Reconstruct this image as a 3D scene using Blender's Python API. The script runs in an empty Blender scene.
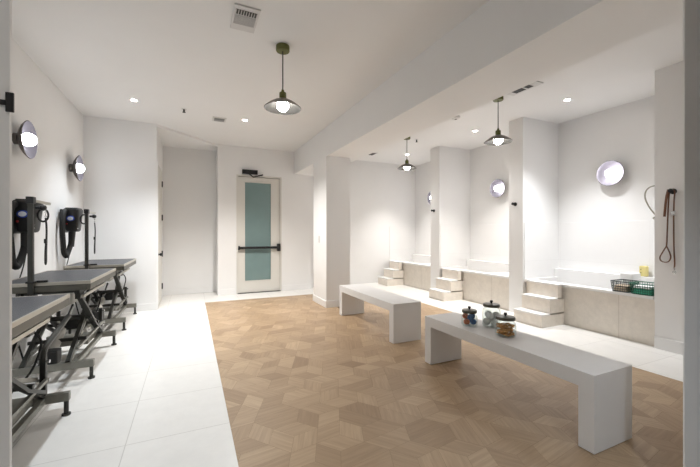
import bpy, bmesh, math, random
from mathutils import Vector, Matrix
random.seed(7)
PI = math.pi
sc = bpy.context.scene
COL = sc.collection
CEIL = 3.05

# ------------------------------------------------------------------ materials
def new_mat(name):
    m = bpy.data.materials.new(name); m.use_nodes = True
    nt = m.node_tree
    return m, nt, nt.nodes['Principled BSDF']

def mat(name, col, rough=0.5, metal=0.0, var=0.04, scale=8.0, bump=0.0, bscale=60.0, spec=0.5, coat=0.0):
    m, nt, b = new_mat(name)
    b.inputs['Roughness'].default_value = rough
    b.inputs['Metallic'].default_value = metal
    b.inputs['Specular IOR Level'].default_value = spec
    if coat: b.inputs['Coat Weight'].default_value = coat
    tc = nt.nodes.new('ShaderNodeTexCoord')
    n = nt.nodes.new('ShaderNodeTexNoise'); n.inputs['Scale'].default_value = scale; n.inputs['Detail'].default_value = 4
    nt.links.new(tc.outputs['Object'], n.inputs['Vector'])
    r = nt.nodes.new('ShaderNodeValToRGB')
    r.color_ramp.elements[0].position = .3; r.color_ramp.elements[1].position = .7
    r.color_ramp.elements[0].color = tuple(max(0, c*(1-var)) for c in col) + (1,)
    r.color_ramp.elements[1].color = tuple(min(1, c*(1+var)) for c in col) + (1,)
    nt.links.new(n.outputs['Fac'], r.inputs['Fac'])
    nt.links.new(r.outputs['Color'], b.inputs['Base Color'])
    if bump:
        n2 = nt.nodes.new('ShaderNodeTexNoise'); n2.inputs['Scale'].default_value = bscale; n2.inputs['Detail'].default_value = 3
        nt.links.new(tc.outputs['Object'], n2.inputs['Vector'])
        bp = nt.nodes.new('ShaderNodeBump'); bp.inputs['Strength'].default_value = bump; bp.inputs['Distance'].default_value = .004
        nt.links.new(n2.outputs['Fac'], bp.inputs['Height'])
        nt.links.new(bp.outputs['Normal'], b.inputs['Normal'])
    return m

def emit_mat(name, col, strength):
    m, nt, b = new_mat(name)
    b.inputs['Base Color'].default_value = (*col, 1)
    b.inputs['Emission Color'].default_value = (*col, 1)
    b.inputs['Emission Strength'].default_value = strength
    return m

def tile_mat(name, col, grout, size, offs, rough=.3, mortar=.003, speck=.05, horiz='XY', offset=0.0, height=None):
    m, nt, b = new_mat(name)
    b.inputs['Roughness'].default_value = rough
    tc = nt.nodes.new('ShaderNodeTexCoord')
    mp = nt.nodes.new('ShaderNodeMapping')
    mp.inputs['Location'].default_value = offs
    nt.links.new(tc.outputs['Object'], mp.inputs['Vector'])
    src = mp.outputs['Vector']
    if horiz != 'XY':
        sp = nt.nodes.new('ShaderNodeSeparateXYZ'); cb = nt.nodes.new('ShaderNodeCombineXYZ')
        nt.links.new(src, sp.inputs[0])
        nt.links.new(sp.outputs[horiz[0]], cb.inputs[0]); nt.links.new(sp.outputs[horiz[1]], cb.inputs[1])
        src = cb.outputs[0]
    br = nt.nodes.new('ShaderNodeTexBrick')
    br.offset = offset; br.squash = 1.0
    br.inputs['Scale'].default_value = 1
    br.inputs['Brick Width'].default_value = size
    br.inputs['Row Height'].default_value = height or size
    br.inputs['Mortar Size'].default_value = mortar
    br.inputs['Mortar Smooth'].default_value = .2
    br.inputs['Color1'].default_value = (*[c*1.015 for c in col], 1)
    br.inputs['Color2'].default_value = (*[c*.985 for c in col], 1)
    br.inputs['Mortar'].default_value = (*grout, 1)
    nt.links.new(src, br.inputs['Vector'])
    n = nt.nodes.new('ShaderNodeTexNoise'); n.inputs['Scale'].default_value = 9; n.inputs['Detail'].default_value = 8; n.inputs['Roughness'].default_value = .7
    nt.links.new(tc.outputs['Object'], n.inputs['Vector'])
    r = nt.nodes.new('ShaderNodeValToRGB')
    r.color_ramp.elements[0].position = .3; r.color_ramp.elements[1].position = .7
    r.color_ramp.elements[0].color = (1-speck, 1-speck, 1-speck, 1); r.color_ramp.elements[1].color = (1, 1, 1, 1)
    nt.links.new(n.outputs['Fac'], r.inputs['Fac'])
    mx = nt.nodes.new('ShaderNodeMix'); mx.data_type = 'RGBA'; mx.blend_type = 'MULTIPLY'; mx.inputs['Factor'].default_value = 1
    nt.links.new(br.outputs['Color'], mx.inputs['A']); nt.links.new(r.outputs['Color'], mx.inputs['B'])
    nt.links.new(mx.outputs['Result'], b.inputs['Base Color'])
    return m

def wood_mat():
    m, nt, b = new_mat('oak_parquet')
    b.inputs['Roughness'].default_value = .42
    at = nt.nodes.new('ShaderNodeAttribute'); at.attribute_name = 'tone'
    uv = nt.nodes.new('ShaderNodeUVMap'); uv.uv_map = 'grain'
    mp = nt.nodes.new('ShaderNodeMapping'); mp.inputs['Scale'].default_value = (3.0, 46.0, 1)
    nt.links.new(uv.outputs['UV'], mp.inputs['Vector'])
    n = nt.nodes.new('ShaderNodeTexNoise'); n.inputs['Scale'].default_value = 1; n.inputs['Detail'].default_value = 6; n.inputs['Roughness'].default_value = .6; n.inputs['Distortion'].default_value = .5
    nt.links.new(mp.outputs['Vector'], n.inputs['Vector'])
    ramp = nt.nodes.new('ShaderNodeValToRGB')
    e = ramp.color_ramp.elements
    e[0].position = 0; e[0].color = (.285, .185, .108, 1)
    e[1].position = 1; e[1].color = (.53, .385, .245, 1)
    x = e.new(.25); x.color = (.36, .245, .148, 1)
    x = e.new(.6); x.color = (.44, .31, .192, 1)
    nt.links.new(at.outputs['Fac'], ramp.inputs['Fac'])
    r2 = nt.nodes.new('ShaderNodeValToRGB')
    r2.color_ramp.elements[0].position = .3; r2.color_ramp.elements[1].position = .7
    r2.color_ramp.elements[0].color = (.80, .78, .76, 1); r2.color_ramp.elements[1].color = (1.06, 1.06, 1.06, 1)
    nt.links.new(n.outputs['Fac'], r2.inputs['Fac'])
    mx = nt.nodes.new('ShaderNodeMix'); mx.data_type = 'RGBA'; mx.blend_type = 'MULTIPLY'; mx.inputs['Factor'].default_value = 1
    nt.links.new(ramp.outputs['Color'], mx.inputs['A']); nt.links.new(r2.outputs['Color'], mx.inputs['B'])
    nt.links.new(mx.outputs['Result'], b.inputs['Base Color'])
    bp = nt.nodes.new('ShaderNodeBump'); bp.inputs['Strength'].default_value = .12; bp.inputs['Distance'].default_value = .002
    nt.links.new(n.outputs['Fac'], bp.inputs['Height']); nt.links.new(bp.outputs['Normal'], b.inputs['Normal'])
    return m

def glass_mat(name):
    m = bpy.data.materials.new(name); m.use_nodes = True; nt = m.node_tree
    nt.nodes.remove(nt.nodes['Principled BSDF'])
    tr = nt.nodes.new('ShaderNodeBsdfTransparent'); tr.inputs['Color'].default_value = (.95, .97, .965, 1)
    gl = nt.nodes.new('ShaderNodeBsdfGlossy'); gl.inputs['Roughness'].default_value = .04
    lw = nt.nodes.new('ShaderNodeLayerWeight'); lw.inputs['Blend'].default_value = .5
    pw = nt.nodes.new('ShaderNodeMath'); pw.operation = 'POWER'; pw.inputs[1].default_value = 3.5
    fr = nt.nodes.new('ShaderNodeMath'); fr.operation = 'MULTIPLY_ADD'; fr.inputs[1].default_value = .6; fr.inputs[2].default_value = .025
    nt.links.new(lw.outputs['Facing'], pw.inputs[0]); nt.links.new(pw.outputs[0], fr.inputs[0])
    mx = nt.nodes.new('ShaderNodeMixShader')
    nt.links.new(fr.outputs[0], mx.inputs[0]); nt.links.new(tr.outputs[0], mx.inputs[1]); nt.links.new(gl.outputs[0], mx.inputs[2])
    nt.links.new(mx.outputs[0], nt.nodes['Material Output'].inputs['Surface'])
    return m

M = dict(
    wall=mat('white_wall_paint', (.87, .865, .86), .55, var=.008, scale=3, bump=.05, bscale=180),
    ceil=mat('white_ceiling_paint', (.87, .865, .86), .7, var=.008, scale=2),
    trim=mat('white_trim_paint', (.87, .865, .86), .35, var=.005),
    floor_tile=tile_mat('white_terrazzo_tile', (.83, .815, .785), (.62, .60, .57), .6, (.353, -2.43, 0), .28, .003, .06),
    wain=tile_mat('white_wall_tile', (.87, .862, .855), (.76, .75, .74), 1.2, (0, -.05, -.23), .5, .0015, .015, horiz='YZ', height=.6),
    wain_x=tile_mat('white_wall_tile_x', (.87, .862, .855), (.76, .75, .74), 1.2, (.3, 0, -.23), .5, .0015, .015, horiz='XZ', height=.6),
    traver=tile_mat('beige_stone_tile', (.85, .79, .71), (.68, .61, .53), .83, (0, -.38, .4), .4, .004, .16, horiz='YZ', height=1.2),
    stone=mat('beige_stone', (.85, .79, .71), .4, var=.06, scale=14),
    tub=mat('white_solid_surface', (.87, .86, .85), .25, var=.005),
    bench=mat('matte_white_laminate', (.80, .795, .79), .45, var=.01),
    wood=wood_mat(),
    gap=mat('dark_joint', (.20, .135, .08), .8),
    black=mat('black_metal', (.018, .018, .02), .4, .3, var=.1),
    blackpl=mat('black_plastic', (.010, .010, .010), .45, var=.1, bump=.05),
    rubber=mat('black_rubber', (.008, .008, .008), .7),
    olive=mat('olive_brass', (.12, .125, .035), .42, .35, var=.1),
    pewter=mat('dark_pewter', (.16, .145, .135), .33, .85, var=.1),
    pewterin=mat('silver_lilac_enamel', (.14, .13, .15), .45, .6, var=.05),
    steel=mat('grey_steel', (.26, .255, .225), .42, .6, var=.1),
    darksteel=mat('dark_grey_steel', (.055, .055, .05), .42, .6, var=.12),
    olive_steel=mat('dark_olive_steel', (.13, .125, .105), .42, .55, var=.1),
    lining=mat('dark_shade_lining', (.07, .066, .06), .4, .6, var=.1),
    alu=mat('beige_aluminium', (.52, .49, .43), .36, .6, var=.05),
    mat_rubber=mat('dark_grey_rubber_mat', (.052, .054, .062), .42, var=.12, scale=40, bump=.35, bscale=260),
    ctrlbox=mat('off_white_box', (.55, .53, .48), .5),
    chrome=mat('chrome', (.6, .6, .6), .18, 1.0),
    leather=mat('brown_leather', (.15, .058, .026), .5, var=.2, scale=30),
    hose=mat('grey_hose_metal', (.36, .34, .29), .35, .7, var=.1, scale=60),
    grille=mat('dark_grille', (.05, .05, .05), .6),
    white_pl=mat('white_plastic', (.72, .71, .70), .4),
    offwhite=mat('warm_white_door_paint', (.72, .70, .655), .4, var=.006),
    door_glass=mat('grey_teal_frosted_glass', (.20, .29, .29), .10, var=.10, scale=1.4, spec=.6),
    glass=glass_mat('clear_glass'),
    jar_lid=mat('dark_bronze_lid', (.09, .088, .07), .28, .5),
    ballwhite=mat('grey_white_ball', (.86, .86, .84), .6, var=.12, scale=25),
    blue=mat('blue_rope', (.08, .18, .40), .7, var=.35, scale=45),
    orange=mat('rust_orange_rope', (.60, .19, .09), .7, var=.35, scale=45),
    biscuit=mat('golden_biscuit', (.66, .32, .085), .65, var=.25, scale=30),
    greenwire=mat('green_wire', (.0, .11, .06), .4),
    greencloth=mat('green_cloth', (.06, .36, .23), .8, var=.2, scale=30),
    darkwire=mat('dark_green_wire', (.03, .045, .04), .4),
    beigecloth=mat('beige_cloth', (.50, .40, .30), .85, var=.15, scale=25),
    towel=mat('white_towel', (.80, .80, .79), .9, bump=.3, bscale=120),
    yellow=mat('pale_yellow_sponge', (.72, .62, .26), .8, var=.06, scale=25, bump=.2),
    logo_blue=mat('blue_badge', (.02, .06, .42), .4), logo_white=mat('white_badge', (.75, .78, .85), .4),
    bulb=emit_mat('warm_globe', (.97, .97, .96), 22),
    bulb_wall=emit_mat('warm_wall_globe', (.98, .97, 1), 5.5),
    bulb_cool=emit_mat('cool_globe', (.93, .965, 1), 6.5),
    lens=emit_mat('downlight_lens', (1, .95, .88), 30),
    red=mat('red_button', (.35, .02, .02), .4),
)

# ------------------------------------------------------------------ mesh builder
class MB:
    def __init__(s): s.bm = bmesh.new(); s.round = False
    def box(s, x0, x1, y0, y1, z0, z1, bev=0.0, rot=None, piv=None):
        tmp = bmesh.new()
        bmesh.ops.create_cube(tmp, size=1)
        for v in tmp.verts:
            v.co = Vector(((x0+x1)/2+v.co.x*(x1-x0), (y0+y1)/2+v.co.y*(y1-y0), (z0+z1)/2+v.co.z*(z1-z0)))
        if bev: bmesh.ops.bevel(tmp, geom=tmp.edges[:], offset=bev, segments=2, affect='EDGES', profile=.5)
        if rot is not None:
            p = Vector(piv) if piv is not None else Vector(((x0+x1)/2, (y0+y1)/2, (z0+z1)/2))
            for v in tmp.verts: v.co = rot @ (v.co-p) + p
        s.merge(tmp); return s
    def merge(s, tmp):
        me = bpy.data.meshes.new('t'); tmp.to_mesh(me); tmp.free(); s.bm.from_mesh(me); bpy.data.meshes.remove(me)
    def cyl(s, p, q, r, r2=None, n=20):
        s.round = True; p = Vector(p); q = Vector(q); d = q-p
        tmp = bmesh.new()
        bmesh.ops.create_cone(tmp, cap_ends=True, segments=n, radius1=r, radius2=r if r2 is None else r2, depth=d.length)
        R = d.to_track_quat('Z', 'Y').to_matrix()
        for v in tmp.verts: v.co = R @ v.co + (p+q)/2
        s.merge(tmp); return s
    def sph(s, c, r, n=20, sc=(1, 1, 1), rot=None):
        s.round = True; tmp = bmesh.new(); bmesh.ops.create_uvsphere(tmp, u_segments=n, v_segments=max(6, n*2//3), radius=r)
        for v in tmp.verts:
            w = Vector((v.co.x*sc[0], v.co.y*sc[1], v.co.z*sc[2]))
            v.co = (rot @ w if rot else w) + Vector(c)
        s.merge(tmp); return s
    def lathe(s, prof, c=(0, 0, 0), R=None, n=36):
        """prof: list of (radius, height) turned about the local z axis"""
        s.round = True; rings = []; c = Vector(c)
        for r, h in prof:
            ring = []
            for k in range(n):
                a = 2*PI*k/n
                w = Vector((r*math.cos(a), r*math.sin(a), h))
                ring.append(s.bm.verts.new((R @ w if R else w)+c))
            rings.append(ring)
        for i in range(len(rings)-1):
            for k in range(n):
                s.bm.faces.new((rings[i][k], rings[i][(k+1) % n], rings[i+1][(k+1) % n], rings[i+1][k]))
        return s
    def tube(s, pts, r, n=10, square=False, smooth=0, flat=None):
        s.round = not square; P = [Vector(p) for p in pts]
        for _ in range(smooth):
            Q = [P[0]]
            for a, b in zip(P, P[1:]): Q += [a*.75+b*.25, a*.25+b*.75]
            P = Q+[P[-1]]
        if square: n = 4
        prev = None; rings = []
        for i, p in enumerate(P):
            t = (P[min(i+1, len(P)-1)]-P[max(i-1, 0)]).normalized()
            if prev is None:
                up = Vector((0, 0, 1)) if abs(t.z) < .9 else Vector((1, 0, 0))
                u = t.cross(up).normalized()
            else: u = (prev-t*prev.dot(t)).normalized()
            prev = u; w = t.cross(u)
            ring = []
            for k in range(n):
                a = 2*PI*k/n+(PI/4 if square else 0)
                rr = r*(1.4142 if square else 1)
                ru, rw = (rr, rr) if flat is None else flat
                ring.append(s.bm.verts.new(p+u*ru*math.cos(a)+w*rw*math.sin(a)))
            rings.append(ring)
        for a, b in zip(rings, rings[1:]):
            for k in range(n): s.bm.faces.new((a[k], a[(k+1) % n], b[(k+1) % n], b[k]))
        s.bm.faces.new(rings[0][::-1]); s.bm.faces.new(rings[-1]); return s
    def build(s, name, m, parent=None, smooth=True, angle=35):
        bmesh.ops.recalc_face_normals(s.bm, faces=s.bm.faces[:])
        me = bpy.data.meshes.new(name); s.bm.to_mesh(me); s.bm.free()
        me.materials.append(M[m] if isinstance(m, str) else m)
        if not s.round: angle = 15
        if smooth:
            me.polygons.foreach_set('use_smooth', [True]*len(me.polygons))
            try: me.set_sharp_from_angle(angle=math.radians(angle))
            except Exception: pass
        o = bpy.data.objects.new(name, me); COL.objects.link(o)
        if parent: o.parent = parent
        return o

def tag(o, label, cat, group=None, kind=None):
    if label: o['label'] = label
    if cat: o['category'] = cat
    if group: o['group'] = group
    if kind: o['kind'] = kind
    return o
def thing(name, label, cat, loc=(0, 0, 0), rz=0, group=None):
    o = bpy.data.objects.new(name, None); COL.objects.link(o)
    o.empty_display_size = .1
    o.location = loc; o.rotation_euler = (0, 0, rz)
    return tag(o, label, cat, group)
def struct(name, mb, m, label, cat, smooth=True):
    o = mb.build(name, m, smooth=smooth); tag(o, label, cat, kind='structure'); return o
def dup(root, loc, rz=None, label=None, group=None):
    r = root.copy(); COL.objects.link(r); r.location = loc
    if rz is not None: r.rotation_euler = (0, 0, rz)
    if label: r['label'] = label
    if group: r['group'] = group
    def rec(src, dst):
        for ch in list(src.children):
            c = ch.copy(); COL.objects.link(c); c.parent = dst
            rec(ch, c)
    rec(root, r)
    return r
def Ry(a): return Matrix.Rotation(a, 3, 'Y')
def Rx(a): return Matrix.Rotation(a, 3, 'X')
def Rz(a): return Matrix.Rotation(a, 3, 'Z')

# ------------------------------------------------------------------ room shell
XL, XB = -1.48, 5.47          # left wall, tub back wall
YB, YE, YD, YT, YR = -1.6, 6.47, 7.45, 7.65, 7.9
YS = 6.78                     # far edge of the parquet
XW0, XW1 = .237, 3.80
XP = 4.64                     # front of stall partitions

mb = MB()
mb.box(XL-.15, XW0, YB-.1, YR+.1, -.12, 0)
mb.box(XW0, XW1, YS, YR+.1, -.12, 0)
mb.box(XW1, XB+.15, YB-.1, YR+.1, -.12, 0)
struct('floor', mb, 'floor_tile', 'white speckled tile floor around the wooden parquet', 'floor', smooth=False)

# parquet: rhombille field, clipped to a rectangle, plank tone and grain per rhomb
def clip(poly, axis, val, keep_less):
    out = []
    for i, p in enumerate(poly):
        q = poly[(i+1) % len(poly)]
        ip = (p[axis] <= val) == keep_less or abs(p[axis]-val) < 1e-9
        iq = (q[axis] <= val) == keep_less or abs(q[axis]-val) < 1e-9
        if ip: out.append(p)
        if ip != iq:
            t = (val-p[axis])/(q[axis]-p[axis]); out.append((p[0]+(q[0]-p[0])*t, p[1]+(q[1]-p[1])*t))
    return out
def parquet():
    bm = bmesh.new()
    tone = bm.loops.layers.float_color.new('tone'); uvl = bm.loops.layers.uv.new('grain')
    e = .165; rng = random.Random(3)
    dirs = [Vector((math.cos(a), math.sin(a))) for a in (math.radians(8+60*k) for k in range(6))]
    h = e*math.sqrt(3)
    A = Vector((math.cos(math.radians(38)), math.sin(math.radians(38))))*h
    B = Vector((math.cos(math.radians(98)), math.sin(math.radians(98))))*h
    x0, x1, y0, y1 = XW0, XW1, YB, YS
    for i in range(-60, 61):
        for j in range(-60, 61):
            c = Vector(((x0+x1)/2, (y0+y1)/2)) + A*i + B*j
            if not (x0-.4 < c.x < x1+.4 and y0-.4 < c.y < y1+.4): continue
            V = [c+d*e for d in dirs]
            mode = rng.choice((0, 0, 0, 1, 1, 2, 3, 4))
            if mode < 2: pieces = [[c, V[(2*k+mode) % 6], V[(2*k+1+mode) % 6], V[(2*k+2+mode) % 6]] for k in range(3)]
            else:
                q = mode-2
                pieces = [[V[(q+i) % 6] for i in range(4)], [V[(q+3+i) % 6] for i in range(4)]]
            for quad in pieces:
                cen = sum(quad, Vector((0, 0)))/4
                g = rng.choice((quad[1]-quad[0], quad[2]-quad[1])).normalized()
                pc = [tuple(cen+(q-cen)*(1-.0006/e*2)) for q in quad]
                for ax, v, less in ((0, x0, False), (0, x1, True), (1, y0, False), (1, y1, True)):
                    pc = clip(pc, ax, v, less)
                    if len(pc) < 3: break
                if len(pc) < 3: continue
                try: f = bm.faces.new([bm.verts.new((p[0], p[1], 0)) for p in pc])
                except Exception: continue
                t = min(1, max(0, rng.gauss(.55, .17)))
                ou, ov = rng.uniform(0, 50), rng.uniform(0, 50)
                gp = Vector((-g.y, g.x))
                for l in f.loops:
                    p = Vector((l.vert.co.x, l.vert.co.y))-c
                    l[tone] = (t, t, t, 1); l[uvl].uv = (p.dot(g)+ou, p.dot(gp)+ov)
    for f in bm.faces:
        if f.normal.z < 0: f.normal_flip()
    me = bpy.data.meshes.new('parquet'); bm.to_mesh(me); bm.free()
    # backing slab with the dark joints
    me.materials.append(M['wood']); me.materials.append(M['gap'])
    o = bpy.data.objects.new('floor_parquet', me); COL.objects.link(o)
    return tag(o, 'oak parquet inlay of rhombus pieces in the middle of the floor', 'floor', kind='structure')
parquet()
struct('floor_subfloor', MB().box(XW0, XW1, YB-.1, YS, -.12, -.0015), 'gap', 'dark joints under the oak parquet', 'floor', smooth=False)

struct('ceiling', MB().box(XL-.15, XB+.15, YB-.1, YR+.1, CEIL, CEIL+.12), 'ceil', 'flat white ceiling', 'ceiling', smooth=False)
bm_ = bmesh.new()
lo = [bm_.verts.new((x, y, CEIL-.04)) for x, y in ((-.505, YE), (.50, YD), (.50, YR), (-.505, YR))]
hi = [bm_.verts.new((v_.co.x, v_.co.y, CEIL)) for v_ in lo]
bm_.faces.new(lo); bm_.faces.new(hi)
for i_ in range(4): bm_.faces.new((lo[i_], lo[(i_+1) % 4], hi[(i_+1) % 4], hi[i_]))
mb = MB(); mb.merge(bm_)
struct('ceiling_shade_drop', mb, 'ceil', 'shallow white ceiling drop added to shade the recess left of the glazed door', 'ceiling', smooth=False)  # drop added to mimic the darker shade over the recess
struct('wall_left', MB().box(XL-.15, XL, YB-.1, YE, 0, CEIL), 'wall', 'white left wall behind the grooming tables', 'wall')
struct('wall_end', MB().box(XL-.15, -.505, YE, YR+.1, 0, CEIL), 'wall', 'white end wall block behind the farthest grooming table', 'wall')
struct('wall_recess', MB().box(-.505, .50, YR, YR+.1, 0, CEIL), 'wall', 'white wall at the back of the recess left of the glazed door', 'wall')
# wall with the door opening
mb = MB()
DX0, DX1, DZ = .86, 1.80, 2.47
mb.box(.50, DX0, YD, YR+.1, 0, CEIL); mb.box(DX1, 2.48, YD, YR+.1, 0, CEIL); mb.box(DX0, DX1, YD, YR+.1, DZ, CEIL)
mb.box(DX0, DX1, YD+.12, YR+.1, 0, DZ)
struct('wall_far', mb, 'wall', 'white far wall holding the glazed door', 'wall')
struct('wall_tubs_far', MB().box(2.48, XB+.15, YT, YR+.1, 0, CEIL), 'wall', 'white far wall of the tub alcoves', 'wall')
struct('wall_right', MB().box(XB, XB+.15, YB-.1, YT, 0, CEIL), 'wall', 'white back wall of the tub alcoves', 'wall')
struct('wall_back', MB().box(XL, XB, YB-.1, YB, 0, CEIL), 'wall', 'white wall behind the viewpoint', 'wall')
P1 = (5.66, 5.95); P2 = (3.70, 3.955); P3 = (.2, 2.04)
struct('wall_stall_far', MB().box(XP, XB, *P1, 0, CEIL), 'wall', 'white partition between the farthest and the middle tub', 'partition')
struct('wall_stall_middle', MB().box(XP, XB, *P2, 0, CEIL), 'wall', 'white partition between the middle and the nearest tub', 'partition')
struct('wall_stall_near', MB().box(XP, XB, *P3, 0, CEIL), 'wall', 'white wall end with the brown leash on it', 'partition')
BX0, BX1, BZ = 2.08, 2.68, 2.56
struct('beam', MB().box(BX0, BX1, YB, YD, BZ, CEIL), 'ceil', 'deep white ceiling beam running the length of the room', 'beam')
mb = MB(); mb.box(BX0, 2.52, 5.45, 6.12, 0, BZ)
struct('column', mb, 'wall', 'square white column carrying the far end of the beam', 'column')
struct('wall_near', MB().box(BX0, XP, .801, .807, 0, CEIL), 'wall', 'pale wall edge at the right side of the photo', 'wall')
struct('wall_stub', MB().box(XL, -.641, 1.78, 1.80, 0, CEIL), 'wall', 'thin white partition panel at the left edge of the photo', 'partition')

# skirting boards
def skirt(name, x0, x1, y0, y1, lab, h=.115): struct(name, MB().box(x0, x1, y0, y1, 0, h, .003), 'trim', lab, 'baseboard')
t = .013
skirt('baseboard_left', XL, XL+t, 1.8, YE, 'white skirting along the left wall')
skirt('baseboard_end', XL+t, -.505+t, YE-t, YE, 'white skirting on the end wall behind the tables')
skirt('baseboard_far', .50, DX0-.03, YD-t, YD, 'white skirting left of the glazed door')
skirt('baseboard_far_right', DX1+.03, 2.48, YD-t, YD, 'white skirting right of the glazed door')
skirt('baseboard_recess', -.505, .50, YR-t, YR, 'white skirting in the recess')
struct('baseboard_column', MB().box(BX0-t, 2.52+t, 5.45-t, 6.12+t, 0, .115, .003), 'trim', 'white skirting round the far column', 'baseboard')
skirt('baseboard_partition', XP-t, XP, .2, 2.04+0, 'white skirting below the hanging leash', .13)

# tile wainscot
WZ = 1.43
def wainscot(name, x0, x1, y0, y1, z0, m, lab): struct(name, MB().box(x0, x1, y0, y1, z0, WZ, .002), m, lab, 'wainscot')
w = .014
wainscot('trim_1', XL, XL+w, 1.8, 5.40, .115, 'wain', 'white tile wainscot on the left wall behind the dryers')
for i, (ya, yb, nm) in enumerate(((P3[1], P2[0], 'nearest'), (P2[1], P1[0], 'middle'), (P1[1], YT, 'farthest'))):
    n = 2+3*i
    wainscot('trim_%d' % n, XB-w, XB, ya, yb, .5, 'wain', 'white tile band on the back wall of the %s tub' % nm)
    wainscot('trim_%d' % (n+1), XP+.02, XB-w, yb-w, yb, .5, 'wain_x', 'white tile band on the far side of the %s tub' % nm)
    wainscot('trim_%d' % (n+2), XP+.02, XB-w, ya, ya+w, .5, 'wain_x', 'white tile band on the near side of the %s tub' % nm)

# ------------------------------------------------------------------ doors
d = thing('door_1', 'white glazed door with teal frosted pane and black push bar', 'door', (1.33, YD, 0))
d['kind'] = 'structure'
mb = MB(); fw = .03
mb.box(-.47, -.44, -.012, .11, 0, DZ); mb.box(.44, .47, -.012, .11, 0, DZ); mb.box(-.44, .44, -.012, .11, DZ-.03, DZ)
mb.build('door_frame', 'offwhite', d)
mb = MB()
a0, a1, z0, z1 = -.435, .435, .012, 2.43
g0, g1, gz0, gz1 = -.295, .245, .26, 2.32
mb.box(a0, g0, .02, .065, z0, z1); mb.box(g1, a1, .02, .065, z0, z1); mb.box(g0, g1, .02, .065, z0, gz0); mb.box(g0, g1, .02, .065, gz1, z1)
mb.build('door_leaf', 'offwhite', d)
MB().box(g0, g1, .036, .05, gz0, gz1).build('door_pane', 'door_glass', d)
mb = MB()
for (x0, x1, zz0, zz1) in ((g0-.012, g0, gz0-.012, gz1+.012), (g1, g1+.012, gz0-.012, gz1+.012), (g0, g1, gz0-.012, gz0), (g0, g1, gz1, gz1+.012)):
    mb.box(x0, x1, .012, .022, zz0, zz1, .002)
mb.build('glazing_bead', 'offwhite', d)
pb = MB().box(-.42, .40, -.05, -.015, .925, .975, .006).build('push_bar', 'black', d)
MB().box(.37, .435, -.06, .02, .87, 1.03, .006).build('latch_case', 'black', pb)
MB().box(-.435, -.40, -.045, .02, .91, .99, .004).build('bar_end_bracket', 'black', pb)
cl = MB().box(-.36, -.05, -.075, -.012, 2.485, 2.575, .006).build('door_closer', 'black', d)
mb = MB(); mb.tube([(.06, -.03, 2.49), (-.16, -.20, 2.405), (-.22, -.045, 2.49)], .014, 8)
mb.build('closer_arm', 'black', cl)
MB().box(-.45, .45, -.02, .11, 0, .010, .002).build('threshold', 'darksteel', d)

d = thing('door_2', 'white flush door in the side of the recess with black hinges', 'door', (-.505, 6.98, 0)); d['kind'] = 'structure'
MB().box(0, .012, -.42, .42, .01, 2.42, .002).build('door_leaf', 'offwhite', d)
mb = MB(); mb.box(0, .018, -.475, -.425, 0, 2.475); mb.box(0, .018, .425, .475, 0, 2.475); mb.box(0, .018, -.425, .425, 2.425, 2.475)
mb.build('door_casing', 'trim', d)
for z in (.26, .87, 1.55, 2.18):
    mb = MB(); mb.cyl((.022, .425, z-.055), (.022, .425, z+.055), .010, n=10); mb.box(.010, .020, .39, .455, z-.05, z+.05)
    mb.build('hinge', 'black', d)
mb = MB(); mb.cyl((.012, -.385, .90), (.018, -.385, .90), .03); mb.cyl((.018, -.385, .90), (.04, -.385, .90), .010); mb.sph((.052, -.385, .90), .024, 14)
mb.build('door_knob', 'black', d)

# ------------------------------------------------------------------ benches
BH = .452
def bench(label, loc):
    b = thing('bench', label, 'bench', loc, 0, 'white waterfall benches on the parquet')
    L, W, T = 1.565, .38, .09
    MB().box(-W/2, W/2, -L/2, L/2, BH-T, BH).build('seat', 'bench', b)
    for s in (-1, 1):
        y0 = s*(L/2-T/2)
        MB().box(-W/2, W/2, y0-T/2, y0+T/2, 0.004, BH-T).build('leg', 'bench', b)
    return b
b1 = bench('near white block bench on the parquet holding three lidded jars', (2.28, 1.983, 0))
b2 = dup(b1, (2.285, 4.137, 0), label='empty white block bench standing by the far column')

# ------------------------------------------------------------------ tubs and steps
RZ = .56
def tub(label, y0, y1):
    g = .002
    w0 = .014
    y0 += w0+.001; y1 -= w0+.001
    t = thing('wash_tub', label, 'tub', (XP, (y0+y1)/2, 0), 0, 'built-in dog wash tubs')
    h = (y1-y0)/2-g; dx = XB-XP-.015
    MB().box(.055, .105, -h, h, 0, RZ-.035).build('front_panel', 'traver', t)
    mb = MB(); mb.box(.0, .15, -h, h, RZ-.035, RZ, .006)
    mb.build('rim', 'tub', t)
    mb = MB(); mb.box(.15, .55, -h, -h+.50, RZ-.035, RZ, .004)
    mb.build('end_deck', 'tub', t)
    mb = MB()
    mb.box(.105, dx, -h, h, .16, .20); mb.box(.105, .15, -h, h, .20, RZ-.035)
    mb.box(.15, dx-.11, h-.05, h, .20, RZ, .004); mb.box(.15, dx-.11, -h, -h+.05, .20, RZ-.035)
    mb.build('basin', 'tub', t)
    MB().box(dx-.11, dx, -h, h, .20, .695, .006).build('back_ledge', 'tub', t)
    mb = MB(); mb.cyl((.4, 0, .20), (.4, 0, .206), .05, n=24)
    mb.build('drain', 'chrome', t)
    return t
def steps(label, yn, yf):
    s = thing('tub_steps', label, 'steps', (XP, (yn+yf)/2, 0), 0, 'stone steps up to the tubs')
    h = (yf-yn)/2
    xs = (-.41, -.245, -.085, .053); zs = (.175, .375, RZ)
    for i in range(3):
        MB().box(xs[i], xs[3] if i < 2 else -.002, -h+.002, h-.002, 0 if i == 0 else zs[i-1], zs[i]-.02).build('riser', 'stone', s)
        MB().box(xs[i]-.004, (xs[i+1]+.002) if i < 2 else -.002, -h, h, zs[i]-.02, zs[i], .003).build('tread', 'tub', s)
    return s
tub('nearest built-in tub with beige stone front and wire baskets on the rim', P3[1], P2[0])
tub('middle built-in tub with beige stone front between the two partitions', P2[1], P1[0])
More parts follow.
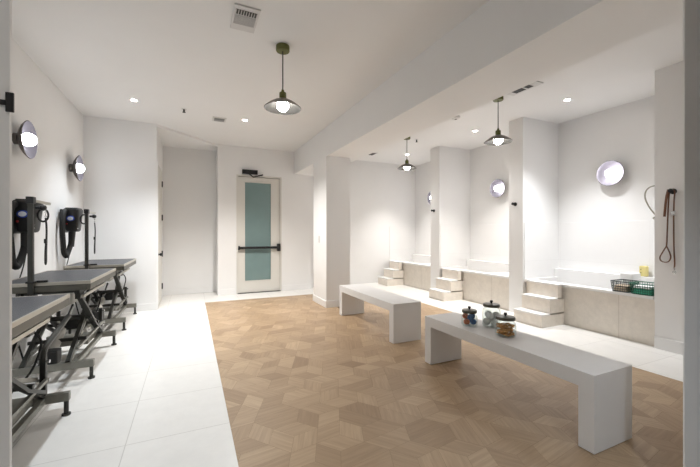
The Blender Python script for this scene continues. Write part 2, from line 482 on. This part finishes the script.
tub('farthest built-in tub with beige stone front in the far corner', P1[1], YT)
steps('three beige stone steps leading up to the nearest tub', 3.085, 3.525)
steps('three beige stone steps leading up to the middle tub', 5.03, 5.47)
steps('three beige stone steps leading up to the farthest tub', 7.045, 7.485)

# ------------------------------------------------------------------ lights as objects
def point_light(name, loc, e, col, r=.05, parent=None):
    l = bpy.data.lights.new(name, 'POINT'); l.energy = e; l.color = col; l.shadow_soft_size = r
    o = bpy.data.objects.new(name, l); COL.objects.link(o); o.location = loc
    if parent: o.parent = parent
    return o

def pendant(label, loc):
    p = thing('pendant_lamp', label, 'lamp', loc, 0, 'pewter dish pendant lamps')
    z = -.59       # rim below the ceiling
    mb = MB(); mb.lathe([(0.001, 0), (.062, 0), (.064, -.006), (.064, -.046), (.060, -.052), (.001, -.052)])
    mb.build('canopy', 'olive', p)
    MB().cyl((0, 0, -.052), (0, 0, z+.165), .0055, n=8).build('cord', 'darksteel', p)
    MB().lathe([(.001, z+.172), (.012, z+.172), (.014, z+.150), (.030, z+.145), (.033, z+.138), (.033, z+.085), (.027, z+.078), (.001, z+.078)]).build('socket', 'olive', p)
    prof = [(.026, z+.085), (.05, z+.080), (.09, z+.062), (.13, z+.036), (.16, z+.012), (.174, z), (.176, z-.003)]
    inner = [(r-.003, h-.004) for r, h in prof[::-1]]
    sh = MB().lathe(prof+inner[:1]).build('shade', 'pewter', p)
    MB().lathe([(r*.995, h) for r, h in inner]+[(.001, z+.078)]).build('shade_lining', 'lining', sh)
    b = MB(); b.sph((0, 0, z+.022), .057, 24); b.build('bulb', 'bulb', p)
    return p
p1 = pendant('olive and pewter pendant lamp hanging alone left of the beam', (.80, 3.26, CEIL))
dup(p1, (3.66, 3.29, CEIL), label='nearer of the two pendant lamps right of the beam, before the tubs')
dup(p1, (3.64, 5.36, CEIL), label='farther of the two pendant lamps right of the beam, before the tubs')

def sconce(label, loc, rz, tilt=(0, 0), bulb='bulb_wall', grp=None):
    s = thing('wall_sconce', label, 'lamp', loc, rz, grp or 'pewter dish wall lamps')   # local +x points into the room
    Rm = Ry(PI/2)
    mb = MB(); mb.cyl((0, 0, 0), (.032, 0, 0), .052, n=28); mb.build('wall_mount', 'pewter', s)
    MB().cyl((.032, 0, 0), (.055, 0, 0), .018).build('stem', 'pewter', s)
    T = Rm
    prof = [(.02, .035), (.06, .040), (.11, .058), (.15, .082), (.175, .105), (.177, .109)]
    inner = [(r-.003, h+.004) for r, h in prof[::-1]]
    sh = MB().lathe(prof+inner[:1], R=T).build('dish', 'pewter', s)
    MB().lathe([(r*.995, h) for r, h in inner]+[(.001, .043)], R=T).build('dish_lining', 'pewterin', sh)
    MB().sph((.102, 0, 0), .061, 24).build('bulb', bulb, s)
    return s
s1 = sconce('nearest pewter dish wall lamp on the left wall, above the black dryers', (XL, 4.20, 2.14), 0, bulb='bulb_cool')
dup(s1, (XL, 5.82, 2.145), label='farther pewter dish wall lamp on the left wall, near the corner')
s2 = sconce('round dish wall lamp on the tiled back wall of the nearest tub', (XB, 2.875, 2.105), PI)
dup(s2, (XB, 4.84, 2.12), PI, label='round dish wall lamp above the middle tub, between partitions')
dup(s2, (XB, 6.82, 2.12), PI, label='round dish wall lamp above the farthest tub, mostly hidden by a partition')

def downlight(label, loc, e, col, size=155, blend=1.0, glow=True):
    d = thing('downlight', label, 'light', loc, 0, 'recessed ceiling downlights')
    MB().lathe([(.032, -.001), (.040, -.006), (.047, -.004), (.049, 0), (.032, 0)]).build('bezel', 'trim', d)
    MB().cyl((0, 0, -.0005), (0, 0, -.003), .032, n=24).build('lens', 'lens', d)
    l = bpy.data.lights.new('downlight_lamp', 'SPOT'); l.energy = e; l.color = col
    l.spot_size = math.radians(size); l.spot_blend = blend; l.shadow_soft_size = .035
    o = bpy.data.objects.new('lamp', l); COL.objects.link(o); o.location = (0, 0, -.02); o.parent = d
    return d
BLUE = (.72, .86, 1); COOL = (.87, .94, 1); WARM = (1, .965, .92); NEU = (.97, .985, 1)
downlight('downlight in the ceiling over the farthest grooming table', (-.69, 5.43, CEIL), 44, COOL, 95)
downlight('downlight in the ceiling in front of the glazed door', (.78, 5.65, CEIL), 100, (1, .97, .93), 120)
downlight('downlight in the ceiling over the nearest tub', (4.59, 2.98, CEIL), 62, NEU, 90)
downlight('downlight in the ceiling over the middle tub', (4.53, 4.57, CEIL), 68, WARM, 90)
downlight('downlight in the ceiling over the farthest tub, behind the far pendant', (4.49, 6.60, CEIL), 68, WARM, 90)
for x, y, e, c, lab in ((-.69, 2.75, 42, COOL, 'downlight over the grooming tables, outside the photo'), (-.69, .4, 6, (1, .97, .93), 'downlight near the viewpoint, outside the photo'),
                   (1.2, -.3, 48, BLUE, 'added bluish fill lamp near the viewpoint, in place of unseen daylight')):  # bluish lamp is added and unseen, stands in for cool daylight
    downlight(lab, (x, y, CEIL), e, c, 90 if e > 30 else 150)

# ------------------------------------------------------------------ ceiling fittings
v = thing('ceiling_vent', 'square white ceiling vent with two grilles', 'vent', (.41, 2.97, CEIL), math.radians(0))
MB().box(-.14, .14, -.20, .20, -.014, 0, .004).build('vent_frame', 'white_pl', v)
MB().box(-.115, .115, -.145, -.075, -.017, -.013).build('dark_grille', 'grille', v)
MB().box(-.115, .115, -.055, .085, -.017, -.013).build('pale_grille', mat('mid_grille', (.42, .42, .43), .5), v)
for y, c in ((-.145, 6), (-.055, 12)):
    pass
mb = MB()
for k in range(9): mb.box(-.112+k*.028-.003, -.112+k*.028+.003, -.145, -.075, -.020, -.016)
for k in range(13): mb.box(-.115, .115, -.055+k*.0115-.002, -.055+k*.0115+.002, -.020, -.016)
mb.build('louvre', 'white_pl', v)
v.scale = (.72, .86, 1)
v2 = thing('ceiling_speaker', 'small square ceiling grille between the downlights', 'vent', (.41, 5.78, CEIL))
MB().box(-.10, .10, -.10, .10, -.012, 0, .003).build('vent_frame', 'white_pl', v2)
MB().box(-.075, .075, -.075, -.005, -.015, -.011).build('grille', mat('mid_grey_grille', (.22, .22, .22), .5), v2)
MB().box(-.075, .075, .005, .075, -.015, -.011).build('grille', mat('light_grey_grille', (.35, .35, .35), .5), v2)
def sprinkler(label, x, y):
    s = thing('sprinkler', label, 'sprinkler', (x, y, CEIL), 0, 'ceiling sprinklers')
    MB().cyl((0, 0, 0), (0, 0, -.006), .034).build('rosette', 'white_pl', s)
    mb = MB(); mb.cyl((0, 0, -.006), (0, 0, -.04), .012); mb.cyl((0, 0, -.045), (0, 0, -.049), .022); mb.box(-.004, .004, -.014, .014, -.046, -.03)
    mb.build('sprinkler_head', 'grille', s)
sprinkler('small dark sprinkler in the ceiling left of the glazed door', -.085, 5.52)
sprinkler('small dark sprinkler beyond the beam, next to the far pendant', 3.93, 5.46)
v3 = thing('slot_vent', 'long white ceiling vent with two dark slots beside the beam', 'vent', (3.70, 2.95, CEIL))
MB().box(-.10, .10, -.20, .22, -.012, 0, .003).build('vent_frame', 'white_pl', v3)
MB().box(-.06, .06, -.10, -.025, -.015, -.011).build('slot', 'grille', v3)
MB().box(-.06, .06, .0, .14, -.015, -.011).build('slot', 'grille', v3)
v4 = thing('round_detector', 'round white smoke detector on the ceiling between the pendants', 'detector', (3.70, 4.13, CEIL))
MB().lathe([(.001, -.04), (.045, -.04), (.06, -.03), (.066, -.012), (.068, 0)]).build('detector_body', 'white_pl', v4)
MB().cyl((0, 0, -.0395), (0, 0, -.043), .018).build('sensor', 'grille', v4)
v5 = thing('small_vent', 'small dark slotted vent in the ceiling by the far column', 'vent', (3.72, 6.85, CEIL))
MB().box(-.08, .08, -.13, .13, -.012, 0, .003).build('vent_frame', 'white_pl', v5)
MB().box(-.05, .05, -.10, .10, -.015, -.011).build('slot', 'grille', v5)

s = thing('light_switch', 'white light switch plate on the side of the far column', 'switch', (BX0, 5.80, 1.15))
MB().box(-.008, 0, -.04, .04, -.06, .06, .003).build('switch_plate', 'white_pl', s)
MB().box(-.012, -.007, -.015, .015, -.03, .03, .002).build('rocker', 'white_pl', s)
s = thing('floor_patch', 'small flat dark patch on the floor at the foot of the far column', 'floor box', (2.36, 5.30, 0))  # two thin dark plates laid on the floor
MB().box(-.10, .10, -.07, .07, 0, .012, .003).build('patch_base', 'darksteel', s)
MB().box(-.06, .06, -.035, .035, .0115, .017, .002).build('patch_top', 'black', s)

# wall latch at the left edge
s = thing('wall_latch', 'black flat latch on the panel at the left edge of the photo', 'latch', (-.638, 1.78, 1.777))
MB().box(-.013, .012, -.010, 0, -.038, .038, .002).build('latch_plate', 'black', s)
mb = MB(); mb.box(-.10, -.012, -.012, 0, -.012, .006, .002)
mb.build('latch_bar', 'black', s)

# hooks on the partitions
def peg(label, y, z):
    h = thing('leash_hook', label, 'hook', (XP+.002, y, z), 0, 'black leash hooks on the partition ends')
    MB().cyl((0, 0, 0), (-.012, 0, 0), .030, n=24).build('rosette', 'black', h)
    mb = MB(); mb.cyl((-.012, 0, 0), (-.055, 0, .004), .011); mb.cyl((-.055, 0, .004), (-.068, 0, .005), .022, n=20)
    mb.build('peg', 'black', h)
    return h
peg('black hook on the wall end, holding the brown leash', 1.878, 1.705)
peg('empty black hook on the partition between the middle and nearest tub', 3.835, 1.715)
peg('empty black hook on the partition between the farthest and middle tub', 5.83, 1.725)

# leash
l = thing('dog_leash', 'brown leather leash hanging from the hook on the wall end', 'leash', (XP, 1.878, 1.71))
def yz(y, z, x=-.035): return (x, y-1.878, z-1.71)
F = (.004, .011)
mb = MB()
mb.tube([yz(1.868, 1.724), yz(1.895, 1.722), yz(1.905, 1.62), yz(1.912, 1.40), yz(1.918, 1.20), yz(1.922, 1.12)], .008, 8, smooth=2, flat=(.013, .005))
mb.build('strap', 'leather', l)
mb = MB()
mb.tube([yz(1.868, 1.724, -.042), yz(1.848, 1.71, -.042), yz(1.858, 1.60, -.04), yz(1.862, 1.35), yz(1.860, 1.08), yz(1.852, .95), yz(1.856, .90)], .008, 8, smooth=2, flat=(.013, .005))
mb.build('strap', 'leather', l)
mb = MB()
mb.tube([yz(1.922, 1.125), yz(1.955, 1.06), yz(1.985, .995), yz(1.965, .955), yz(1.91, .95), yz(1.882, 1.00), yz(1.895, 1.06), yz(1.922, 1.125)], .006, 8, smooth=2, flat=(.011, .005))
mb.build('handle_loop', 'leather', l)
MB().tube([yz(1.90, 1.725, -.05), yz(1.918, 1.64, -.05), yz(1.938, 1.44, -.04)], .008, 8, smooth=1, flat=(.012, .004)).build('strap_end', 'leather', l)
mb = MB(); mb.lathe([(.016, -.004), (.021, 0), (.016, .004), (.012, 0), (.016, -.004)], c=yz(1.862, 1.47, -.045), R=Ry(PI/2), n=20)
mb.box(-.052, -.036, 1.862-1.878-.015, 1.862-1.878+.015, -.265, -.215, .003)
mb.build('buckle', 'chrome', l)
mb = MB(); mb.cyl(yz(1.856, .91), yz(1.856, .875), .007); mb.lathe([(.012, -.004), (.018, 0), (.012, .004), (.010, 0), (.012, -.004)], c=yz(1.857, .852), R=Ry(PI/2), n=20)
mb.build('snap_clip', 'chrome', l)

# shower hose in the nearest stall
h = thing('shower_hose', 'grey metal shower hose looping out from the wall of the nearest tub', 'hose', (4.80, 2.04, 1.715))
h.scale = (1, .80, .80)
mb = MB(); mb.tube([(.02, .02, .10), (0, .10, .115), (0, .17, .085), (0, .205, .02), (0, .205, -.06), (0, .17, -.16), (0, .12, -.25), (.01, .06, -.34), (.02, .02, -.44)], .0095, 10, smooth=2)
mb.build('hose', 'hose', h)
mb = MB(); mb.cyl((.02, 0, .10), (.02, .02, .10), .028); mb.build('wall_outlet', 'chrome', h)
mb = MB(); mb.cyl((.02, 0, -.44), (.02, .025, -.44), .028); mb.cyl((.02, .02, -.44), (0, .10, -.34), .014, .020)
mb.build('spray_nozzle', 'hose', h)

# ------------------------------------------------------------------ jars
def jar(label, loc, r, h):
    j = thing('glass_jar', label, 'jar', loc, 0, 'lidded glass jars on the near bench')
    t = .004; hb = h*.78
    outer = [(.001, 0), (r*.86, 0), (r*.95, .006), (r, .02), (r, hb-.035), (r*.95, hb-.018), (r*.80, hb-.004), (r*.80, hb+.008)]
    inn = [(r*.80-t, hb+.008), (r*.80-t, hb-.004), (r*.95-t, hb-.020), (r-t, hb-.036), (r-t, .022), (r*.9-t, .010), (.001, .009)]
    MB().lathe(outer+inn, n=40).build('jar_body', 'glass', j)
    ld = MB().lathe([(.001, hb+.009), (r*.90, hb+.009), (r*.92, hb+.013), (r*.92, hb+.026), (r*.86, hb+.032), (r*.3, hb+.036), (.001, hb+.036)], n=40).build('lid', 'jar_lid', j)
    MB().lathe([(.001, hb+.035), (.007, hb+.035), (.007, hb+.042), (.012, hb+.047), (.013, hb+.056), (.010, hb+.062), (.001, hb+.063)], n=20).build('knob', 'black', ld)
    return j
J1 = (2.224, 2.311); J2 = (2.379, 2.211); J3 = (2.265, 1.964)
jar('small lidded glass jar with blue and orange toys on the near bench', (*J1, BH), .069, .138)
jar('tall lidded glass jar with white balls on the near bench', (*J2, BH), .076, .212)
jar('wide lidded glass jar with golden biscuits on the near bench', (*J3, BH), .079, .156)
def rope_ball(c, r, m, label, group):
    mb = MB(); mb.sph((0, 0, 0), r*.82, 16)
    for k in range(6):
        a = k*PI/3; R = Rz(a) @ Rx(.9)
        pts = [R @ Vector((r*.86*math.cos(u), r*.86*math.sin(u), 0)) for u in [2*PI*i/18 for i in range(19)]]
        mb.tube(pts, r*.15, 6)
    o = mb.build('rope_toy', m); o.location = c
    return tag(o, label, 'dog toy', group)
zb = BH+.0105
for q in range(6):
    lay = q//3; a = (q % 3)*2*PI/3-lay*PI/3+3.2
    m, cn = (('orange', 'rust orange'), ('blue', 'blue'), ('blue', 'blue'))[q % 3]
    rope_ball((J1[0]+.0335*math.cos(a), J1[1]+.0335*math.sin(a), zb+.0285+lay*.043), .0265, m, cn+' rope ball in the small jar', ('orange' if m == 'orange' else 'blue')+' rope balls in the small jar')
bp = MB(); bp.sph((0, 0, 0), .0318, 20)
bp.tube([(.0320*math.cos(u), .0320*math.sin(u), .012*math.sin(2*u)) for u in [2*PI*i/30 for i in range(31)]], .0012, 5)
ball0 = bp.build('tennis_ball', 'ballwhite'); tag(ball0, 'white ball in the tall glass jar', 'ball', 'white balls in the tall jar')
k = 0
for lay in range(2):
    for q in range(3):
        a = q*2*PI/3+lay*PI/3+.4; rr = .0385
        o = ball0 if k == 0 else ball0.copy()
        if k: COL.objects.link(o)
        o.location = (J2[0]+rr*math.cos(a), J2[1]+rr*math.sin(a), zb+.0325+lay*.056)
        o.rotation_euler = (random.random()*3, random.random()*3, 0); k += 1
# bone biscuits
bb = MB(); bb.box(-.024, .024, -.0075, .0075, -.005, .005, .003)
for sx in (-1, 1):
    for sy in (-1, 1): bb.sph((sx*.026, sy*.008, 0), .010, 10, sc=(1, 1, .55))
bis = bb.build('dog_biscuit', 'biscuit'); tag(bis, 'golden bone-shaped biscuit in the wide glass jar', 'biscuit', 'biscuits in the wide jar')
k = 0
for lay in range(6):
    for q in range(3):
        o = bis if k == 0 else bis.copy()
        if k: COL.objects.link(o)
        a = lay*.9; off = (q-1)*.0415
        o.location = (J3[0]-math.sin(a)*off, J3[1]+math.cos(a)*off, zb+.0075+lay*.0142)
        o.rotation_euler = (0, 0, a); o.scale = (1.12, 1.12, 1.12); k += 1

# ------------------------------------------------------------------ baskets and things on the tub rim
def wire_basket(label, loc, m, wx, wy, h):
    b = thing('wire_basket', label, 'basket', loc, 0, 'wire baskets on the nearest tub')
    r = .0028
    def ring(z, sx, sy, rr):
        c = .03; pts = []
        for cx, cy, a0 in ((sx/2-c, sy/2-c, 0), (-sx/2+c, sy/2-c, PI/2), (-sx/2+c, -sy/2+c, PI), (sx/2-c, -sy/2+c, 3*PI/2)):
            for i in range(5): pts.append((cx+c*math.cos(a0+i*PI/8), cy+c*math.sin(a0+i*PI/8), z))
        return pts+[pts[0]]
    MB().tube(ring(h, wx, wy, 0), .0055, 8).build('top_rim', m, b)
    mb = MB()
    f = .88
    for i in range(4):
        q = f+(1-f)*i/4; mb.tube(ring(.004+h*i/4, wx*q, wy*q, 0), r, 6)
    n = 9
    for i in range(n):
        u = -.5+.08+.84*i/(n-1)
        for s in (-1, 1):
            mb.tube([(u*wx*f, s*wy/2*f, .004), (u*wx, s*wy/2, h)], r, 6)
            mb.tube([(s*wx/2*f, u*wy*f, .004), (s*wx/2, u*wy, h)], r, 6)
        mb.tube([(u*wx*f, -wy/2*f, .004), (u*wx*f, wy/2*f, .004)], r, 6)
    mb.build('wire_mesh', m, b)
    return b
BKX = 4.766
bk = wire_basket('dark wire basket with beige cloth, left of the green one on the tub rim', (BKX, 2.393, RZ), 'darkwire', .26, .19, .125)
bk2 = wire_basket('green wire basket with green cloth on the rim of the nearest tub', (BKX-.01, 2.172, RZ), 'greenwire', .26, .225, .125)
def cloth(name, m, loc, wx, wy, h, label, cat, folds=3):
    mb = MB()
    for k in range(folds):
        mb.box(-wx/2+k*.004, wx/2-k*.003, -wy/2+.003*k, wy/2-.004*k, h*k/folds, h*(k+.94)/folds, min(.012, h/folds*.4))
    o = mb.build(name, m); o.location = loc
    return tag(o, label, cat)
cloth('folded_cloth', 'beigecloth', (BKX, 2.393, RZ+.009), .20, .145, .07, 'folded beige cloth lying in the dark wire basket', 'cloth')
cloth('folded_cloth', 'greencloth', (BKX-.01, 2.172, RZ+.009), .20, .175, .060, 'folded green cloth lying in the green wire basket', 'cloth')
cloth('folded_towel', 'towel', (BKX-.01, 2.172, RZ+.071), .19, .165, .03, 'white towel folded on top of the green cloth in the basket', 'towel', 2)
cloth('towel_stack', 'towel', (5.06, 2.48, RZ+.001), .20, .15, .205, 'white folded towel standing behind the dark wire basket', 'towel', 2)
y = thing('sponge', 'pale yellow sponge block on the back ledge of the nearest tub', 'sponge', (5.40, 2.49, .696))
MB().box(-.03, .03, -.042, .042, 0, .135, .010).build('sponge_body', 'yellow', y)
mb = MB(); mb.cyl((-.0302, .02, .09), (-.032, .02, .09), .006); mb.cyl((-.0302, .02, .045), (-.032, .02, .045), .006)
mb.build('dark_spot', 'olive', y)

# ------------------------------------------------------------------ grooming tables
TZ = .862
def table(label, loc, bent=False):
    g = thing('grooming_table', label, 'table', loc, 0, 'electric lift grooming tables')
    W, L = .62, 1.10
    MB().box(-W/2+.012, W/2-.012, -L/2+.012, L/2-.012, TZ-.022, TZ, .004).build('rubber_top', 'mat_rubber', g)
    mb = MB()
    for s in (-1, 1):
        mb.box(s*(W/2-.006)-.006, s*(W/2-.006)+.006, -L/2, L/2, TZ-.026, TZ+.002, .002)
        mb.box(-W/2+.012, W/2-.012, s*(L/2-.006)-.006, s*(L/2-.006)+.006, TZ-.026, TZ+.002, .002)
    mb.build('edge_trim', 'alu', g)
    mb = MB()
    for s in (-1, 1):
        mb.box(s*(W/2-.016)-.014, s*(W/2-.016)+.014, -L/2+.004, L/2-.004, TZ-.078, TZ-.027, .003)
        mb.box(-W/2+.03, W/2-.03, s*(L/2-.018)-.014, s*(L/2-.018)+.014, TZ-.078, TZ-.027, .003)
    mb.build('top_frame', 'olive_steel', g)
    mb = MB()
    for s in (-1, 1): mb.box(s*.20-.012, s*.20+.012, -L/2+.10, L/2-.06, TZ-.125, TZ-.080, .003)
    mb.build('sub_frame', 'darksteel', g)
    for s in (-1, 1):
        MB().box(s*.235-.008, s*.235+.008, -.46, .40, TZ-.155, TZ-.128, .002).build('slide_rail', 'alu', g)
    # base
    for yc in (-.475+.02, .525+.0):
        cb = MB().box(-.30, .315, yc-.022, yc+.022, .105, .165, .003).build('crossbar', 'steel', g)
        for x in (-.27, .295):
            mb = MB(); mb.cyl((x, yc, .012), (x, yc, .106), .014, n=14); mb.cyl((x, yc, 0), (x, yc, .013), .026, n=18)
            mb.build('foot', 'darksteel', cb)
    for x in (-.20, .17):
        MB().box(x-.018, x+.018, -.45, .52, .108, .150, .003).build('base_rail', 'steel', g)
    for x in (-.20, .17):
        p = MB().box(x-.017, x+.017, .508, .542, .15, .43, .003).build('post', 'darksteel', g)
        MB().cyl((x-.03, .525, .40), (x+.035, .525, .40), .012, n=12).build('bolt', 'chrome', p)
        MB().cyl((x-.03, .525, .27), (x+.035, .525, .27), .012, n=12).build('bolt', 'chrome', p)
    # parallelogram arms
    for x in (-.165, .135):
        MB().tube([(x, -.44, .15), (x, .10, .44), (x, .50, .29)], .014, square=True).build('lower_link', 'steel', g)
        MB().tube([(x+.03, .52, .16), (x+.03, .05, .45), (x+.03, -.36, .76)], .016, square=True).build('lift_arm', 'darksteel', g)
        MB().tube([(x-.005, -.46, .16), (x-.005, .02, .44), (x-.005, .36, .755)], .016, square=True).build('lift_arm', 'darksteel', g)
        MB().tube([(x+.055, -.44, .27), (x+.055, .52, .275)], .011, square=True).build('side_bar', 'steel', g)
    MB().cyl((-.20, .03, .445), (.19, .03, .445), .022).build('pivot_shaft', 'darksteel', g)
    MB().cyl((-.20, .36, .755), (.20, .36, .755), .014).build('top_shaft', 'darksteel', g)
    MB().cyl((-.20, -.36, .755), (.20, -.36, .755), .014).build('top_shaft', 'darksteel', g)
    a = MB(); a.cyl((-.01, -.40, .19), (-.01, -.08, .36), .034, n=20); a.build('actuator', 'ctrlbox', g)
    MB().cyl((-.01, -.08, .36), (-.01, .24, .53), .015, n=14).build('actuator_rod', 'chrome', g)
    MB().box(-.07, .06, -.46, -.34, .15, .27, .01).build('motor', 'blackpl', g)
    MB().box(-.12, .10, -.20, .12, TZ-.25, TZ-.13, .008).build('control_box', 'ctrlbox', g)
    MB().box(-.16, .15, .10, .42, .152, .20, .008).build('base_cover', 'steel', g)
    MB().box(.09, .16, .33, .43, TZ-.235, TZ-.175, .006).build('junction_box', 'darksteel', g)
    MB().tube([(.14, .40, TZ-.20), (.19, .45, TZ-.28), (.17, .44, TZ-.40), (.14, .40, TZ-.50), (.08, .30, .30), (.05, .2, .20)], .007, 8, smooth=2).build('cable', 'rubber', g)
    MB().tube([(-.24, -.50, TZ-.14), (-.21, -.44, TZ-.30), (-.25, -.36, TZ-.42), (-.20, -.34, .20)], .007, 8, smooth=2).build('cable', 'rubber', g)
    for yy, zz in ((-.22, .30), (.24, .34)):
        MB().box(-.21, .21, yy-.014, yy+.014, zz-.014, zz+.014, .002).build('stretcher', 'darksteel', g)
    MB().box(-.09, .07, .16, .30, .30, .42, .01).build('gear_box', 'blackpl', g)
    for x in (-.19, .19):
        MB().box(x-.02, x+.02, .30, .42, TZ-.17, TZ-.08, .003).build('bracket', 'darksteel', g)
        MB().box(x-.02, x+.02, -.42, -.30, TZ-.17, TZ-.08, .003).build('bracket', 'darksteel', g)
        MB().tube([(x, -.40, TZ-.12), (x, -.10, .55), (x, .20, .33), (x, .48, .20)], .012, square=True).build('outer_link', 'darksteel', g)
    if bent:
        MB().tube([(.17, .525, .42), (.17, .525, .47), (.17, .58, .50), (.17, .92, .57), (.17, 1.06, .60)], .019, 10, smooth=2).build('bent_tube', 'darksteel', g)
    # clamp-on grooming arm at the near short edge
    ax, ay = -.075, -L/2-.022
    if True:
        p = MB().box(ax-.017, ax+.017, ay-.017, ay+.017, TZ-.10, 1.54, .003).build('arm_post', 'darksteel', g)
        mb = MB(); mb.box(ax-.028, ax+.028, ay-.02, ay+.075, TZ+.003, TZ+.018, .002); mb.box(ax-.028, ax+.028, ay-.022, ay+.05, TZ-.105, TZ-.085, .002)
        mb.cyl((ax, ay+.04, TZ-.085), (ax, ay+.04, TZ-.079), .014); mb.box(ax+.03, ax+.10, ay+.015, ay+.035, TZ+.003, TZ+.02, .003)
        mb.build('clamp', 'blackpl', p)
        mb = MB(); mb.box(ax-.024, ax+.024, ay-.03, ay+.03, 1.50, 1.555, .004); mb.build('arm_joint', 'black', p)
        MB().box(ax-.011, ax+.011, ay+.03, ay+.40, 1.516, 1.538, .003).build('arm', 'alu', p)
        mb = MB(); mb.cyl((ax+.024, ay+.02, 1.47), (ax+.06, ay+.02, 1.47), .012); mb.sph((ax+.07, ay+.02, 1.47), .03, 14, sc=(.8, 1, .8)); mb.build('arm_knob', 'black', p)
    return g
def noose(label, loc):
    n = thing('grooming_noose', label, 'noose', loc, 0, 'nooses hanging from the table arms')
    mb = MB()
    for k in range(6): mb.lathe([(.006, -.002), (.009, 0), (.006, .002), (.004, 0), (.006, -.002)], c=(0, 0, -.012-.018*k), R=(Rx(PI/2) if k % 2 else Ry(PI/2)), n=10)
    mb.build('chain', 'chrome', n)
    mb = MB(); mb.tube([(0, 0, -.115), (.006, .004, -.20), (.004, .006, -.30), (0, .012, -.42), (0, .014, -.50), (0, 0, -.525), (0, -.012, -.50), (0, -.010, -.42), (.004, 0, -.30)], .006, 6, smooth=1, flat=(.015, .006))
    mb.build('strap', 'rubber', n)
    mb = MB(); mb.box(-.010, .010, -.012, .014, -.34, -.30, .003); mb.build('slider', 'blackpl', n)
    return n
TX = -1.08
tA = table('nearest grooming table with pale-lit rubber top, cut off by the wall end', (TX, 2.485, 0), True)
tA.scale = (1, 1, .972)
tB = table('middle grooming table of the three, before the nearer dryer', (TX, 4.135, 0))
tC = dup(tB, (TX, 5.765, 0), label='farthest grooming table of the three, against the end wall')
# arm tip sits at (ax, ay+.40) of each table
for ty, lab in ((4.135, 'black noose hanging from the arm of the middle grooming table'), (5.765, 'black noose hanging from the arm of the farthest grooming table')):
    noose(lab, (TX-.075, ty-.572+(.31 if ty < 5 else .385), 1.514))

# ------------------------------------------------------------------ dryers on the wall
def dryer(label, loc):
    d = thing('wall_dryer', label, 'dryer', loc, 0, 'black wall-mounted dog dryers')   # local +x into the room, +y away
    MB().box(0, .03, -.10, .12, -.16, .13, .006).build('mount_bracket', 'blackpl', d)
    mb = MB()
    # tapering body
    tmp = bmesh.new(); bmesh.ops.create_cube(tmp, size=1)
    for v in tmp.verts:
        top = v.co.z > 0
        hy = .125 if top else .085; hx = .095 if top else .07
        v.co = Vector((.125+v.co.x*2*hx, .02+v.co.y*2*hy, .145 if top else -.15))
    bmesh.ops.bevel(tmp, geom=tmp.edges[:], offset=.028, segments=3, affect='EDGES', profile=.5)
    mb.merge(tmp); mb.round = True; body = mb.build('dryer_body', 'blackpl', d)
    MB().box(.06, .20, -.09, .13, .140, .152, .004).build('top_cap', 'black', d)
    Rb = Rz(-.0)
    # badge faces the aisle and the entrance
    mb = MB(); mb.sph((.125, -.108, .015), .047, 24, sc=(1, .08, .72)); mb.build('badge_rim', 'logo_blue', d)
    mb = MB(); mb.sph((.125, -.1105, .015), .034, 24, sc=(1, .08, .66)); mb.build('badge_plate', 'logo_white', d)
    mb = MB()
    for z in (-.05, -.08, -.11): mb.cyl((.19, -.02+z*.3, z), (.2, -.02+z*.3, z), .007, n=10)
    mb.build('button', 'white_pl', d)
    MB().cyl((.08, -.09, -.05), (.08, -.10, -.05), .010, n=12).build('switch', 'red', d)
    mb = MB(); mb.tube([(.10, -.01, -.13), (.11, 0, -.22), (.10, -.02, -.33), (.08, -.06, -.42), (.08, -.11, -.46), (.07, -.17, -.42), (.07, -.20, -.28), (.06, -.21, -.10), (.06, -.19, .04), (.06, -.14, .10), (.06, -.08, .10)], .032, 12, smooth=2)
    # ribbing
    mb.build('hose', 'rubber', d)
    mb = MB(); mb.cyl((.115, .0, -.12), (.105, -.005, -.34), .046, .034, n=18); mb.build('nozzle', 'blackpl', d)
    mb = MB(); pts = [(.262+.044*math.cos(u), -.02, .01+.058*math.sin(u)) for u in [2*PI*i/24 for i in range(25)]]
    mb.tube(pts, .009, 8); mb.build('nozzle_ring', 'black', d)
    mb = MB(); mb.tube([(.09, .06, -.15), (.08, .12, -.24), (.05, .16, -.36), (.03, .14, -.50), (.02, .08, -.60), (.02, .06, -.72)], .006, 8, smooth=2); mb.build('power_cord', 'rubber', d)
    return d
d1 = dryer('nearer black wall dryer with blue badge, behind the middle table post', (XL+.014, 4.12, 1.42))
d1.scale = (.86, 1, 1)
dup(d1, (XL+.014, 5.47, 1.43), label='farther black wall dryer with blue badge, left of the farthest table post')

# ------------------------------------------------------------------ camera, world
cam = bpy.data.cameras.new('camera'); cam.sensor_width = 36; cam.lens = 345/700*36
cam.shift_y = -1/700; cam.clip_start = .02
co = bpy.data.objects.new('camera', cam); COL.objects.link(co)
co.location = (0, 0, 1.27); co.rotation_euler = (PI/2, 0, -math.radians(24.812))
sc.camera = co
w = bpy.data.worlds.new('world'); sc.world = w; w.use_nodes = True
w.node_tree.nodes['Background'].inputs[0].default_value = (.8, .85, .9, 1)
w.node_tree.nodes['Background'].inputs[1].default_value = .3
sc.view_settings.view_transform = 'Standard'; sc.view_settings.look = 'None'
sc.view_settings.gamma = 1; sc.view_settings.use_curve_mapping = False
sc.view_settings.exposure = 2.12
